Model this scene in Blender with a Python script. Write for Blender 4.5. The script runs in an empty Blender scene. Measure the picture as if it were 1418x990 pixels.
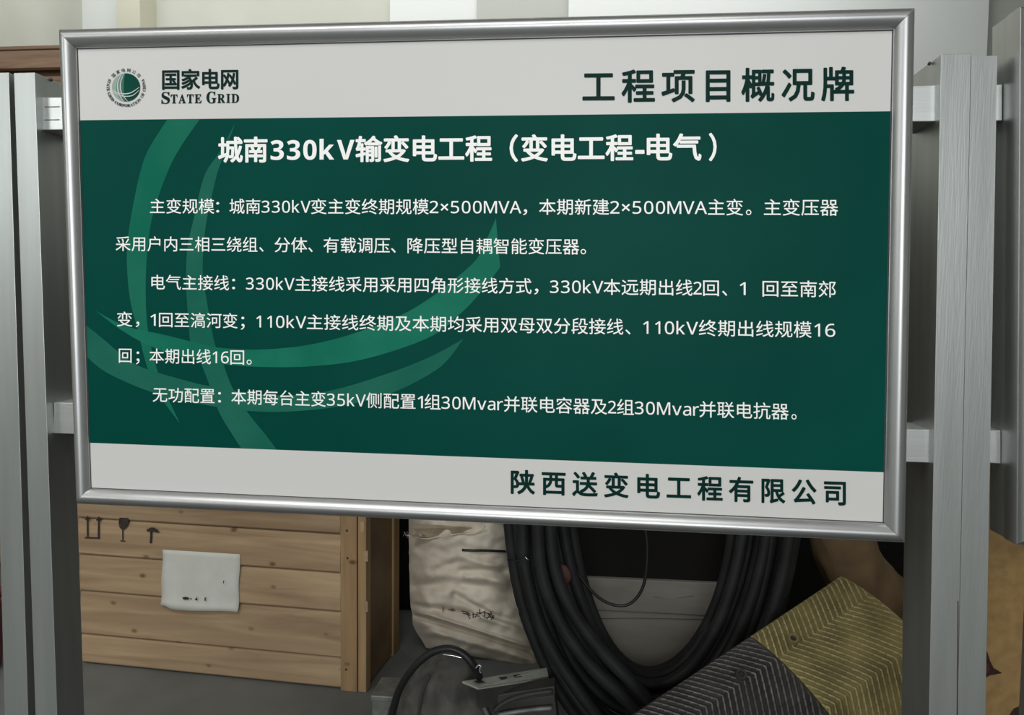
import bpy, math, random
from mathutils import Vector, noise
random.seed(7)
S = bpy.context.scene
COL = S.collection

# ------------------------------------------------------------ camera
FPX, CX, CY = 1080.0, 709.0, 495.0           # focal length and centre for a 1418 x 990 frame
ZB = 1.20                                    # height of the sign's centre
yaw, pitch, roll = -0.1059, -0.0568, 0.0101
CAM = Vector((0.1878, -1.1091, ZB - 0.0531))
cy_, sy_ = math.cos(yaw), math.sin(yaw); cp, sp = math.cos(pitch), math.sin(pitch)
FWD = Vector((sy_*cp, cy_*cp, sp)); R0 = Vector((cy_, -sy_, 0)); U0 = R0.cross(FWD)
RGT = R0*math.cos(roll) + U0*math.sin(roll); UP = -R0*math.sin(roll) + U0*math.cos(roll)
cd = bpy.data.cameras.new('camera'); cam = bpy.data.objects.new('camera', cd); COL.objects.link(cam)
cd.sensor_fit = 'HORIZONTAL'; cd.sensor_width = 36; cd.lens = 36*FPX/1418; cd.clip_start = 0.02
from mathutils import Matrix
m = Matrix((RGT, UP, -FWD)).transposed().to_4x4(); m.translation = CAM
cam.matrix_world = m
S.camera = cam

# ------------------------------------------------------------ light and exposure
S.view_settings.view_transform = 'Standard'; S.view_settings.look = 'None'
S.view_settings.exposure = 0.42; S.view_settings.gamma = 1; S.view_settings.use_curve_mapping = False
w = bpy.data.worlds.new('world'); S.world = w; w.use_nodes = True
w.node_tree.nodes['Background'].inputs[0].default_value = (0.85, 0.93, 1, 1)
w.node_tree.nodes['Background'].inputs[1].default_value = 0.25
def area(name, loc, target, sx, sy, power, color=(1, 1, 1)):
    l = bpy.data.lights.new(name, 'AREA'); l.shape = 'RECTANGLE'; l.size = sx; l.size_y = sy
    l.energy = power; l.color = color
    o = bpy.data.objects.new(name, l); COL.objects.link(o); o.location = loc
    o.rotation_euler = (Vector(target) - Vector(loc)).to_track_quat('-Z', 'Y').to_euler()
    return o
area('ceiling_lamp_front', (-0.8, -2.4, 4.2), (-0.8, -2.4, 0), 3.0, 1.2, 75, (1, 0.99, 0.95))
area('ceiling_lamp_rear', (-0.9, 4.2, 4.4), (-0.9, 5.0, 2.4), 6.4, 0.8, 56, (1, 1, 0.95))
area('front_fill_light', (0.4, -4.8, 1.85), (0.3, 0, 1.0), 2.4, 1.5, 66, (0.95, 0.98, 1))  # added fill light from the front; no doorway is modelled
area('left_fill_light', (-4.1, -3.4, 2.5), (-0.4, 0, 1.5), 2.6, 1.5, 36, (0.96, 1, 0.99))  # added to brighten the left posts; no window is modelled

# ------------------------------------------------------------ helpers
def ray(u, v): return (FWD + RGT*((u-CX)/FPX) - UP*((v-CY)/FPX))
def P(u, v, Y=0.0):                           # point on the vertical plane y = Y
    d = ray(u, v); return CAM + d*((Y-CAM.y)/d.y)
def F(u, v, z=0.0):                           # point on a horizontal plane
    d = ray(u, v); return CAM + d*((z-CAM.z)/d.z)
def PP(u, v, p, n):
    d = ray(u, v); return CAM + d*((p-CAM).dot(n)/d.dot(n))
def lerp(a, b, t): return a + (b-a)*t

def tag(o, label=None, cat=None, group=None, kind=None):
    if label: o['label'] = label
    if cat: o['category'] = cat
    if group: o['group'] = group
    if kind: o['kind'] = kind
    return o
def thing(name, loc, label, cat, group=None):
    o = bpy.data.objects.new(name, None); COL.objects.link(o); o.location = loc
    o.empty_display_size = 0.05
    return tag(o, label, cat, group)
def origin(o):
    v = Vector((0, 0, 0))
    while o is not None: v += o.location; o = o.parent
    return v
def obj(name, vs, fs, mat, parent=None, smooth=False, bevel=0, loc=None):
    me = bpy.data.meshes.new(name)
    o = bpy.data.objects.new(name, me); COL.objects.link(o)
    if parent: o.parent = parent
    if loc is not None:
        o.location = Vector(loc) - (origin(parent) if parent else Vector((0, 0, 0)))
    org = origin(o)
    me.from_pydata([tuple(Vector(v)-org) for v in vs], [], fs)
    me.validate(); me.materials.append(mat)
    if smooth:
        for p in me.polygons: p.use_smooth = True
    if bevel:
        b = o.modifiers.new('bevel', 'BEVEL'); b.width = bevel; b.segments = 2; b.limit_method = 'ANGLE'
    return o
def recalc(o):
    import bmesh
    bm = bmesh.new(); bm.from_mesh(o.data); bmesh.ops.recalc_face_normals(bm, faces=bm.faces)
    bm.to_mesh(o.data); bm.free(); return o
def hexa(a, b):                               # two quads (same winding) -> box
    return list(a)+list(b), [(3, 2, 1, 0), (4, 5, 6, 7), (0, 1, 5, 4), (1, 2, 6, 5), (2, 3, 7, 6), (3, 0, 4, 7)]
def box(name, lo, hi, mat, parent=None, bevel=0, loc=None):
    x0, y0, z0 = lo; x1, y1, z1 = hi
    v, f = hexa([(x0, y0, z0), (x1, y0, z0), (x1, y1, z0), (x0, y1, z0)], [(x0, y0, z1), (x1, y0, z1), (x1, y1, z1), (x0, y1, z1)])
    return obj(name, v, f, mat, parent, bevel=bevel, loc=loc)
def fbox(name, O, ex, ey, a, b, mat, parent=None, bevel=0):   # box in a rotated frame: O + ex*x + ey*y + z
    def q(x, y, z): return O + ex*x + ey*y + Vector((0, 0, z))
    (x0, y0, z0), (x1, y1, z1) = a, b
    v, f = hexa([q(x0, y0, z0), q(x1, y0, z0), q(x1, y1, z0), q(x0, y1, z0)], [q(x0, y0, z1), q(x1, y0, z1), q(x1, y1, z1), q(x0, y1, z1)])
    return recalc(obj(name, v, f, mat, parent, bevel=bevel))
def tube(name, pts, r, mat, parent=None, closed=False, sides=10, rs=None):
    pts = [Vector(p) for p in pts]; n = len(pts); vs = []; fs = []
    prev = None
    for i, p in enumerate(pts):
        a = pts[(i-1) % n] if (closed or i > 0) else p; b = pts[(i+1) % n] if (closed or i < n-1) else p
        t = (b-a).normalized()
        if prev is None: prev = t.orthogonal().normalized()
        nn = (prev - t*prev.dot(t)).normalized(); prev = nn; bb = t.cross(nn)
        rr = rs[i] if rs else r
        for k in range(sides):
            an = 2*math.pi*k/sides; vs.append(p + nn*math.cos(an)*rr + bb*math.sin(an)*rr)
    for i in range(n if closed else n-1):
        j = (i+1) % n
        for k in range(sides):
            l = (k+1) % sides
            fs.append((i*sides+k, i*sides+l, j*sides+l, j*sides+k))
    if not closed:
        fs.append(tuple(range(sides))[::-1]); fs.append(tuple(range((n-1)*sides, n*sides)))
    return obj(name, vs, fs, mat, parent, smooth=True)
def spline(pts, k=8):                         # catmull-rom through points
    pts = [Vector(p) for p in pts]; out = []
    for i in range(len(pts)-1):
        p0 = pts[max(i-1, 0)]; p1 = pts[i]; p2 = pts[i+1]; p3 = pts[min(i+2, len(pts)-1)]
        for j in range(k):
            t = j/k
            out.append(0.5*((2*p1) + (p2-p0)*t + (2*p0-5*p1+4*p2-p3)*t*t + (3*p1-p0-3*p2+p3)*t**3))
    out.append(pts[-1]); return out
def blob(name, outline, Y, thick, mat, parent=None, amp=0.01, freq=9, rings=9, k=5, seed=0.0):
    """closed cushion-like body whose silhouette passes through the outline points on plane y = Y"""
    o2 = spline([(a, b, 0) for a, b in outline]+[(outline[0][0], outline[0][1], 0)], k)[:-1]
    pl = [P(a.x, a.y, Y) for a in o2]; n = len(pl); c = sum(pl, Vector())/n
    vs = []; fs = []
    def off(p, s):
        d = noise.noise(p*freq+Vector((seed, seed, seed)))*amp + noise.noise(p*freq*2.7)*amp*0.4
        return p + Vector((0, s*d, d*0.3))
    for side in (-1, 1):
        for r in range(rings):
            t = 1 - r/rings
            if side == 1 and r == 0: continue
            for p in pl:
                q = lerp(c, p, t); h = math.sqrt(max(0, 1-t*t))*thick
                vs.append(off(Vector((q.x, q.y+side*h, q.z)), side) if r else q)
        vs.append(off(Vector((c.x, c.y+side*thick, c.z)), side))
    for r in range(rings-1):
        for i in range(n):
            j = (i+1) % n; fs.append((r*n+i, r*n+j, (r+1)*n+j, (r+1)*n+i))
    c1 = rings*n
    for i in range(n): fs.append(((rings-1)*n+i, (rings-1)*n+(i+1) % n, c1))
    base = c1+1
    for r in range(rings-1):
        for i in range(n):
            j = (i+1) % n
            a, b = (i, j) if r == 0 else (base+(r-1)*n+i, base+(r-1)*n+j)
            fs.append((b, a, base+r*n+i, base+r*n+j))
    for i in range(n): fs.append((base+(rings-2)*n+(i+1) % n, base+(rings-2)*n+i, base+(rings-1)*n))
    for q in vs: q.z = max(q.z, 0.001)
    return recalc(obj(name, vs, fs, mat, parent, smooth=True))
def rgb(r, g, b):
    f = lambda c: (c/255/12.92) if c/255 <= 0.04045 else ((c/255+0.055)/1.055)**2.4
    return (f(r), f(g), f(b), 1)

# ------------------------------------------------------------ materials
def mat(name, col, rough=0.6, metal=0.0, spec=0.5, col2=None, scale=8, stretch=(1, 1, 1), bump=0.0, bscale=60, coat=0, contrast=(0.35, 0.65), detail=4, aniso=0, rvar=0):
    m = bpy.data.materials.new(name); m.use_nodes = True; nt = m.node_tree; N = nt.nodes; L = nt.links
    b = N['Principled BSDF']; b.inputs['Base Color'].default_value = col; b.inputs['Roughness'].default_value = rough
    b.inputs['Metallic'].default_value = metal; b.inputs['Specular IOR Level'].default_value = spec
    b.inputs['Coat Weight'].default_value = coat; b.inputs['Coat Roughness'].default_value = 0.15
    tc = N.new('ShaderNodeTexCoord'); mp = N.new('ShaderNodeMapping'); mp.inputs['Scale'].default_value = stretch
    L.new(tc.outputs['Object'], mp.inputs['Vector'])
    if col2 is not None or rvar:
        nz = N.new('ShaderNodeTexNoise'); nz.inputs['Scale'].default_value = scale; nz.inputs['Detail'].default_value = detail
        L.new(mp.outputs[0], nz.inputs['Vector'])
        cr = N.new('ShaderNodeValToRGB'); cr.color_ramp.elements[0].position = contrast[0]; cr.color_ramp.elements[1].position = contrast[1]
        cr.color_ramp.elements[0].color = col; cr.color_ramp.elements[1].color = col2 or col
        L.new(nz.outputs['Fac'], cr.inputs[0])
        if col2 is not None: L.new(cr.outputs[0], b.inputs['Base Color'])
        if rvar:
            mr = N.new('ShaderNodeMapRange'); mr.inputs['To Min'].default_value = rough-rvar; mr.inputs['To Max'].default_value = rough+rvar
            L.new(nz.outputs['Fac'], mr.inputs['Value']); L.new(mr.outputs[0], b.inputs['Roughness'])
    if bump:
        nb = N.new('ShaderNodeTexNoise'); nb.inputs['Scale'].default_value = bscale; nb.inputs['Detail'].default_value = 3
        L.new(mp.outputs[0], nb.inputs['Vector'])
        bp = N.new('ShaderNodeBump'); bp.inputs['Strength'].default_value = bump; bp.inputs['Distance'].default_value = 0.003
        L.new(nb.outputs['Fac'], bp.inputs['Height']); L.new(bp.outputs[0], b.inputs['Normal'])
    return m
def wood(name, dark, light, vert=False, knots=True):
    m = bpy.data.materials.new(name); m.use_nodes = True; nt = m.node_tree; N = nt.nodes; L = nt.links
    b = N['Principled BSDF']; b.inputs['Roughness'].default_value = 0.65; b.inputs['Specular IOR Level'].default_value = 0.25
    tc = N.new('ShaderNodeTexCoord'); oi = N.new('ShaderNodeObjectInfo')
    add = N.new('ShaderNodeVectorMath'); add.operation = 'ADD'
    mul = N.new('ShaderNodeVectorMath'); mul.operation = 'SCALE'; mul.inputs[3].default_value = 17
    cmb = N.new('ShaderNodeCombineXYZ'); L.new(oi.outputs['Random'], cmb.inputs[0]); L.new(oi.outputs['Random'], cmb.inputs[2])
    L.new(cmb.outputs[0], mul.inputs[0]); L.new(tc.outputs['Object'], add.inputs[0]); L.new(mul.outputs[0], add.inputs[1])
    mp = N.new('ShaderNodeMapping'); mp.inputs['Scale'].default_value = (12, 12, 1.0) if vert else (1.0, 4, 12)
    L.new(add.outputs[0], mp.inputs['Vector'])
    nz = N.new('ShaderNodeTexNoise'); nz.inputs['Scale'].default_value = 2.2; nz.inputs['Detail'].default_value = 7; nz.inputs['Distortion'].default_value = 0.7
    L.new(mp.outputs[0], nz.inputs['Vector'])
    cr = N.new('ShaderNodeValToRGB'); cr.color_ramp.elements[0].position = 0.3; cr.color_ramp.elements[1].position = 0.7
    cr.color_ramp.elements[0].color = dark; cr.color_ramp.elements[1].color = light
    L.new(nz.outputs['Fac'], cr.inputs[0]); out = cr.outputs[0]
    if knots:
        vo = N.new('ShaderNodeTexVoronoi'); vo.inputs['Scale'].default_value = 9.5
        mp2 = N.new('ShaderNodeMapping'); mp2.inputs['Scale'].default_value = (0.8, 0.3, 1.3)
        L.new(add.outputs[0], mp2.inputs['Vector']); L.new(mp2.outputs[0], vo.inputs['Vector'])
        kr = N.new('ShaderNodeValToRGB'); kr.color_ramp.elements[0].position = 0.04; kr.color_ramp.elements[1].position = 0.12
        kr.color_ramp.elements[0].color = (0.30, 0.2, 0.15, 1); kr.color_ramp.elements[1].color = (1, 1, 1, 1)
        L.new(vo.outputs['Distance'], kr.inputs[0])
        mx = N.new('ShaderNodeMix'); mx.data_type = 'RGBA'; mx.blend_type = 'MULTIPLY'; mx.inputs[0].default_value = 0.85
        L.new(out, mx.inputs[6]); L.new(kr.outputs[0], mx.inputs[7]); out = mx.outputs[2]
    hs = N.new('ShaderNodeHueSaturation'); mr = N.new('ShaderNodeMapRange'); mr.inputs['To Min'].default_value = 0.86; mr.inputs['To Max'].default_value = 1.12
    L.new(oi.outputs['Random'], mr.inputs['Value']); L.new(mr.outputs[0], hs.inputs['Value']); L.new(out, hs.inputs['Color'])
    L.new(hs.outputs[0], b.inputs['Base Color'])
    bp = N.new('ShaderNodeBump'); bp.inputs['Strength'].default_value = 0.25; bp.inputs['Distance'].default_value = 0.002
    L.new(nz.outputs['Fac'], bp.inputs['Height']); L.new(bp.outputs[0], b.inputs['Normal'])
    return m

M_post = mat('brushed_aluminium', (0.44, 0.46, 0.45, 1), 0.40, 0.9, col2=(0.50, 0.52, 0.51, 1), scale=3, stretch=(14, 14, 0.8), bump=0.05, bscale=30)
M_rail = mat('brushed_aluminium_rail', (0.62, 0.64, 0.63, 1), 0.38, 0.9, col2=(0.68, 0.70, 0.69, 1), scale=3, stretch=(0.8, 14, 14), bump=0.05, bscale=30)
M_frame = mat('satin_aluminium_frame', (0.47, 0.47, 0.475, 1), 0.40, 1.0, col2=(0.51, 0.51, 0.515, 1), scale=5, stretch=(2, 2, 2))
M_dark = mat('dark_gap', rgb(60, 55, 58), 0.6)
M_white = mat('print_white', rgb(208, 207, 204), 0.38, spec=0.35)
M_green = mat('print_green', rgb(0, 65, 57), 0.45, spec=0.05, col2=rgb(2, 71, 62), scale=3)
M_sw1 = mat('print_green_arc', rgb(30, 108, 88), 0.45, spec=0.05, col2=rgb(14, 102, 82), scale=9)
M_sw2 = mat('print_green_arc_pale', rgb(36, 104, 88), 0.45, spec=0.05, col2=rgb(24, 96, 80), scale=9)
M_sw3 = mat('print_green_arc_bright', rgb(30, 118, 96), 0.45, spec=0.05, col2=rgb(16, 104, 84), scale=9)
M_txtw = mat('print_text_white', rgb(250, 250, 248), 0.4, spec=0.3)
M_txtg = mat('print_text_green', rgb(0, 42, 37), 0.45, spec=0.08)
M_txtk = mat('print_text_dark', rgb(14, 42, 40), 0.45, spec=0.08)
M_crate = wood('pine_crate', rgb(146, 121, 95), rgb(180, 155, 123))
M_cratev = wood('pine_crate_upright', rgb(132, 105, 74), rgb(170, 141, 104), vert=True)
M_ply = mat('plywood_side', rgb(122, 98, 68), 0.7, col2=rgb(98, 76, 52), scale=4, stretch=(1, 1, 1.5), bump=0.1)
M_oldwood = wood('aged_brown_wood', rgb(136, 106, 86), rgb(182, 154, 132))
M_paper = mat('paper', rgb(214, 214, 208), 0.8, col2=rgb(206, 206, 198), scale=14, bump=0.1, bscale=40)
M_ink = mat('black_ink', rgb(38, 30, 28), 0.8, col2=rgb(62, 48, 40), scale=60)
M_sack = mat('woven_white_sack', rgb(214, 206, 190), 0.75, col2=rgb(196, 184, 166), scale=9, bump=0.25, bscale=160)
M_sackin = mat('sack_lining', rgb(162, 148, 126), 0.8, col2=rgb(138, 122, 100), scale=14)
M_cable = mat('black_rubber_cable', rgb(32, 33, 33), 0.55, spec=0.35, col2=rgb(44, 45, 45), scale=14, bump=0.15, bscale=40)
M_thin = mat('thin_black_cable', rgb(30, 30, 31), 0.45, spec=0.5)
M_bag = mat('black_canvas', rgb(76, 74, 71), 0.85, col2=rgb(104, 101, 96), scale=22, bump=0.3, bscale=120)
M_carton = mat('grey_carton', rgb(136, 132, 122), 0.8, col2=rgb(122, 118, 110), scale=3, stretch=(1, 1, 6), bump=0.1)
M_black = mat('shade_black', rgb(20, 18, 17), 0.85, spec=0.2)  # near-black colour that stands in for deep shade
M_steel = mat('dull_galvanised_steel', rgb(150, 152, 146), 0.55, 0.5, col2=rgb(120, 122, 116), scale=25)
M_shiny = mat('chrome', (0.8, 0.8, 0.8, 1), 0.15, 1)
M_case = mat('dark_plastic_case', rgb(58, 56, 54), 0.6, col2=rgb(70, 68, 64), scale=20)
M_yel = mat('worn_yellow_rubber', rgb(158, 142, 92), 0.75, col2=rgb(122, 110, 72), scale=16, bump=0.2, bscale=90)
M_blk = mat('dusty_black_rubber', rgb(52, 50, 49), 0.75, col2=rgb(74, 71, 69), scale=16, bump=0.2, bscale=90)
M_yelt = mat('worn_yellow_rib_tops', rgb(206, 194, 144), 0.8, col2=rgb(168, 154, 104), scale=20)
M_blkt = mat('dusty_black_rib_tops', rgb(150, 146, 142), 0.8, col2=rgb(104, 100, 98), scale=20)
M_brown = mat('brown_kraft_bag', rgb(118, 96, 66), 0.85, col2=rgb(100, 80, 56), scale=14, bump=0.3, bscale=50)
M_tan = mat('tan_fibreboard', rgb(172, 140, 90), 0.85, col2=rgb(154, 122, 78), scale=40, bump=0.15, bscale=120)
M_red = mat('dark_red_plastic', rgb(110, 20, 30), 0.5)
M_pink = mat('faded_red_tape', rgb(98, 62, 60), 0.6)
M_floor = mat('grey_concrete', rgb(122, 124, 122), 0.7, col2=rgb(102, 104, 103), scale=2.5, bump=0.15, bscale=40)
M_wall = mat('painted_wall', rgb(205, 207, 200), 0.75, col2=rgb(196, 198, 188), scale=1.2)
M_walld = mat('painted_wall_lower', rgb(150, 152, 150), 0.8)
M_panel = mat('white_wall_panel', rgb(222, 226, 226), 0.6)
M_cream = mat('cream_column_paint', rgb(200, 198, 182), 0.6)
M_grey = mat('grey_wall_panel', rgb(180, 182, 177), 0.6)
M_ceil = mat('ceiling_white', rgb(215, 215, 210), 0.8)

# ------------------------------------------------------------ room
def struct(o, label=None): o['kind'] = 'structure'; return o
X0, X1, Y0_, Y1_, ZC = -4.2, 4.6, -5.2, 5.4, 4.6
struct(box('floor', (X0, Y0_, -0.1), (X1, Y1_, 0), M_floor))
struct(box('ceiling', (X0, Y0_, ZC), (X1, Y1_, ZC+0.1), M_ceil))
wb = struct(box('wall_back', (X0, Y1_, 0), (X1, Y1_+0.1, ZC), M_wall))
struct(box('wall_left', (X0-0.1, Y0_, 0), (X0, Y1_, ZC), M_wall))
struct(box('wall_right', (X1, Y0_, 0), (X1+0.1, Y1_, ZC), M_wall))
struct(box('wall_front', (X0, Y0_-0.1, 0), (X1, Y0_, ZC), M_walld))
def wpanel(u0, u1, v1, m, d, name='wall_panel', v0=None):
    a = P(u0, 40, Y1_-d); b = P(u1, 40, Y1_-d); zb = P(u0, v1, Y1_-d).z
    box(name, (a.x, Y1_-d, zb), (b.x, Y1_, ZC-0.01), m, wb)
wpanel(-160, 47, 60, M_grey, 0.06)
wpanel(47, 162, 46, M_panel, 0.14)
wpanel(162, 194, 120, M_cream, 0.25, 'column')
wpanel(540, 660, 200, M_panel, 0.03)
wpanel(660, 787, 200, M_grey, 0.05)
wpanel(787, 1368, 200, M_panel, 0.10)
wpanel(1368, 1600, 200, M_grey, 0.02)

# ------------------------------------------------------------ aluminium stand (posts and rails)
YP = 0.03                                     # front plane of the posts
stand = thing('display_stand', (0.2, YP+0.05, 0), 'tall aluminium post-and-rail stand carrying the green project sign', 'stand')
def post(l0, l1, r0, r1, ytop, depth, name='post', bev=0.0006):
    """l0,r0: left/right edge at the top, l1,r1: at frame height 960; runs down to the floor"""
    def edge(a, b):
        p = P(a, ytop, YP); q = P(b, 960, YP)
        t = p.z/(p.z-q.z); g = p + (q-p)*t; g.z = 0; return p, g
    lt, lb = edge(l0, l1); rt, rb = edge(r0, r1); rt.z = lt.z
    D = Vector((0, depth, 0))
    v, f = hexa([lb, rb, rb+D, lb+D], [lt, rt, rt+D, lt+D])
    return recalc(obj(name, v, f, M_post, stand, bevel=bev)), lt, rt
post(-17, 5.5, 12, 38, 101, 0.055)
_, lt, rt = post(19, 48, 48, 78, 101, 0.066)
_, lt2, rt2 = post(1303, 1287, 1345-0.1, 1326.4, 75, 0.10)
post(1345+0.1, 1326.6, 1381, 1365, 78, 0.10, bev=0)
def rail(pts, y0, depth, parent=stand):
    a = [P(u, v, y0) for u, v in pts]; D = Vector((0, depth, 0))
    v, f = hexa(a, [p+D for p in a])
    return recalc(obj('rail', v, f, M_rail, parent, bevel=0.001))
YR = 0.045
def railspan(x0, yl0, yl1, x1, yr0, yr1, left_v, y0=YR, depth=0.075):
    rail([(x0, yl0), (x1, yr0), (x1, yr1), (x0, yl1)], y0, depth)
railspan(57, 135, 180, 1301, 118, 168, 0)
railspan(74, 557, 600, 1292, 595, 641, 0)
railspan(1374, 117.5, 167.5, 1388, 117, 167, 0)
railspan(1362, 596, 641, 1386, 596, 642, 0)
# screws at the top of the inner post faces, shallow extrusion grooves on the rails
def bolt(p, axis, r=0.0035, h=0.004, parent=stand, m=M_dark):
    axis = Vector(axis)
    tube('screw', [p, p+axis*h], r, m, parent, sides=10)
bolt(P(70, 109, YP+0.035), (0.6, 0, -1), 0.0022, 0.003); bolt(P(1288, 86.5, YP+0.03), (-0.6, 0, -1), 0.0022, 0.003)
for (a, b, c, d) in ((62, 148, 82, 148), (62, 166, 82, 166)):
    tube('groove', [P(a, b, YR-0.0005), P(c, d-0.3, YR-0.0005)], 0.0007, M_steel, stand, sides=6)
tube('seam', [P(1326.5, 832, YP-0.0002), P(1325, 1100, YP-0.0002)], 0.0009, M_dark, stand, sides=6)

# ------------------------------------------------------------ sign board
OUT = [(80, 40), (1268, 10), (1254, 752), (105, 698)]
INN = [(105, 67), (1237, 41), (1224, 724), (124, 676)]
def build_frame(sign, OUT, INN, back, top_m=M_frame):
    o3 = [P(u, v, 0) for u, v in OUT]; i3 = [P(u, v, 0) for u, v in INN]
    prof = [(0.0, back), (0.0, 0.004), (0.012, 0.0022), (0.035, 0.0016), (0.05, 0.0022)]
    for k in range(1, 15):
        t = k/14; prof.append((0.05+0.85*t, 0.0022-0.0095*math.sin(math.pi*t**0.85)**0.75))
    prof += [(0.92, 0.0030), (0.95, 0.0026), (0.962, 0.0036), (0.964, 0.0050)]
    for s in range(4):
        a, b = s, (s+1) % 4; vs = []; fs = []
        for wt, y in prof:
            for c in (a, b):
                p = lerp(o3[c], i3[c], wt); vs.append(Vector((p.x, y, p.z)))
        n = len(prof)
        e = (o3[b]-o3[a]).normalized()*0.0003
        vs = [v + (e if i % 2 == 0 else -e) for i, v in enumerate(vs)]
        for k in range(n-1): fs.append((2*k, 2*k+1, 2*k+3, 2*k+2))
        fs.append((2*n-2, 2*n-1, 1, 0)); fs.append(tuple(range(0, 2*n, 2))); fs.append(tuple(range(1, 2*n, 2))[::-1])
        o = recalc(obj('frame_bar', vs, fs, M_frame, sign))
        for pg in o.data.polygons: pg.use_smooth = True
        o.data.set_sharp_from_angle(angle=math.radians(35))
    g3 = [lerp(o3[k], i3[k], 0.95) for k in range(4)]
    v = [Vector((p.x, 0.0046, p.z)) for p in g3+i3]
    obj('gap_shade_strip', v, [(k, (k+1) % 4, 4+(k+1) % 4, 4+k) for k in range(4)], M_dark, sign)  # dark strip painted for the shaded gap between frame and panel
    return o3, i3
sign = thing('sign_board', (0, 0.015, ZB-0.36), 'wide green and white project information sign in a silver frame, filling the middle', 'sign')
o3, i3 = build_frame(sign, OUT, INN, 0.034)
def slab(name, pts, y0, y1, m, parent):
    a = [Vector((p.x, y0, p.z)) for p in pts]; b = [Vector((p.x, y1, p.z)) for p in pts]
    v, f = hexa(a, b); return recalc(obj(name, v, f, m, parent))
YF = 0.005                                    # printed face
mid = [lerp(o3[k], i3[k], 0.6) for k in range(4)]
slab('back_board', mid, YF+0.0006, 0.034, M_dark, sign)
def flat(name, pts, y, m, parent=sign):       # printed area, px outline on the sign's face
    v = [P(a, b, y) for a, b in pts]
    return obj(name, v, [tuple(range(len(v)))], m, parent)
def strip(name, A, B, y, m, parent=sign, k=6):   # printed arc between two px polylines
    A = spline([(a, b, 0) for a, b in A], k); B = spline([(a, b, 0) for a, b in B], k)
    def res(L, n):
        d = [0]
        for i in range(1, len(L)): d.append(d[-1]+(L[i]-L[i-1]).length)
        out = []
        for j in range(n+1):
            s = d[-1]*j/n; i = 1
            while i < len(L)-1 and d[i] < s: i += 1
            out.append(L[i-1].lerp(L[i], (s-d[i-1])/max(1e-9, d[i]-d[i-1])))
        return out
    n = 60; A = res(A, n); B = res(B, n)
    v = [P(p.x, p.y, y) for p in A]+[P(p.x, p.y, y) for p in B]
    return obj(name, v, [(i, i+1, n+2+i, n+1+i) for i in range(n)], m, parent)
flat('header_band', [(104, 64), (1238, 39), (1235.5, 154), (107, 166.5)], YF, M_white)
flat('green_field', [(107, 166.5), (1235.5, 154), (1225.5, 654), (119.5, 613)], YF, M_green)
flat('footer_band', [(119.5, 613), (1225.5, 654), (1224, 727), (122, 678)], YF, M_white)
# inner shadow gap of the snap frame
q = 0.0001
strip('curved_arc', [(232, 165), (205, 208), (193, 243), (181.5, 300), (176, 340), (176.4, 380), (181, 420), (189, 450), (195, 475), (205, 512), (222, 549), (249, 586)],
      [(277, 164.5), (249, 205), (230, 243), (211, 300), (205, 340), (202, 380), (202, 420), (204, 450), (208, 475), (217, 510), (230, 545), (249, 586)], YF-q, M_sw1)
strip('curved_arc', [(326, 170), (303, 212), (283, 243), (269, 300), (260, 340), (257.7, 380), (259, 420), (261.5, 450), (264, 475), (275.7, 497), (290, 533), (303, 570), (320, 599), (334, 620.5)],
      [(326, 170), (311, 212), (300, 243), (287, 300), (282, 340), (281, 380), (287, 420), (292, 450), (298, 478), (307, 497), (320, 533), (342, 570), (365.5, 599), (383, 622.5)], YF-1.5*q, M_sw2)
strip('curved_arc', [(132, 430), (175, 452), (225, 463), (265, 473), (300, 481), (360, 484), (433, 476.5), (506.7, 456), (580, 423), (653, 366.5), (672, 335), (686.6, 302.4)],
      [(132, 430), (165, 455), (198.7, 474.7), (240, 491), (300, 503), (360, 508), (433, 507), (506.7, 496.7), (594.7, 467), (640, 432), (668, 402), (692.5, 370)], YF-2*q, M_sw3)
strip('curved_arc', [(115, 447), (140, 467), (165, 488), (195, 508), (261, 528), (298, 536), (360, 546), (415, 547), (470, 538), (543, 515), (598, 493), (642, 469)],
      [(116.5, 490), (140, 511), (177, 530), (232, 550), (298, 563), (345, 569), (396.7, 570), (470, 562.7), (543, 544), (600, 515), (622, 496), (642, 469)], YF-2.5*q, M_sw2)

# ---- lettering: glyph outlines come from Blender's built-in font
BODY = ['主变规模：城南330kV变主变终期规模2×500MVA，本期新建主变。压器采用户内三相三绕组、分体有载调压降型自耦智能电气接线四角形方式远出回至郊',
        '滈河；110kV及均双母双分段16无功配置每台35kV侧组30Mvar并联容抗工程项目概况牌（）-输陕西送有限公司国家网STATEGRIDCOPNFHI𝐒𝐓𝐀𝐄𝐆𝐑𝐈𝐃𝐂𝐎𝐏𝐍𝐅𝐇#:L']
def sans(s, bold=False):
    out = ''
    for ch in s:
        if ch.isascii() and ch.isdigit(): out += chr((0x1D7EC if bold else 0x1D7E2)+int(ch))
        elif ch.isascii() and ch.isupper(): out += chr((0x1D5D4 if bold else 0x1D5A0)+ord(ch)-65)
        elif ch.isascii() and ch.islower(): out += chr((0x1D5EE if bold else 0x1D5BA)+ord(ch)-97)
        else: out += ch
    return out
GL = {}
tmp = {}
for ch in sorted(set(''.join(BODY)+sans('0123456789kVMAvar')+sans('0123456789kVMAvar', True))):
    c = bpy.data.curves.new('glyph', 'FONT'); c.body = ch; c.size = 1; c.resolution_u = 3
    o = bpy.data.objects.new('glyph', c); COL.objects.link(o); tmp[ch] = o
bpy.context.view_layer.update()
dg = bpy.context.evaluated_depsgraph_get()
for ch, o in tmp.items():
    me = bpy.data.meshes.new_from_object(o.evaluated_get(dg))
    vs = [(v.co.x, v.co.y) for v in me.vertices]; fs = [tuple(p.vertices) for p in me.polygons]
    GL[ch] = (vs, fs); bpy.data.meshes.remove(me)
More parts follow.
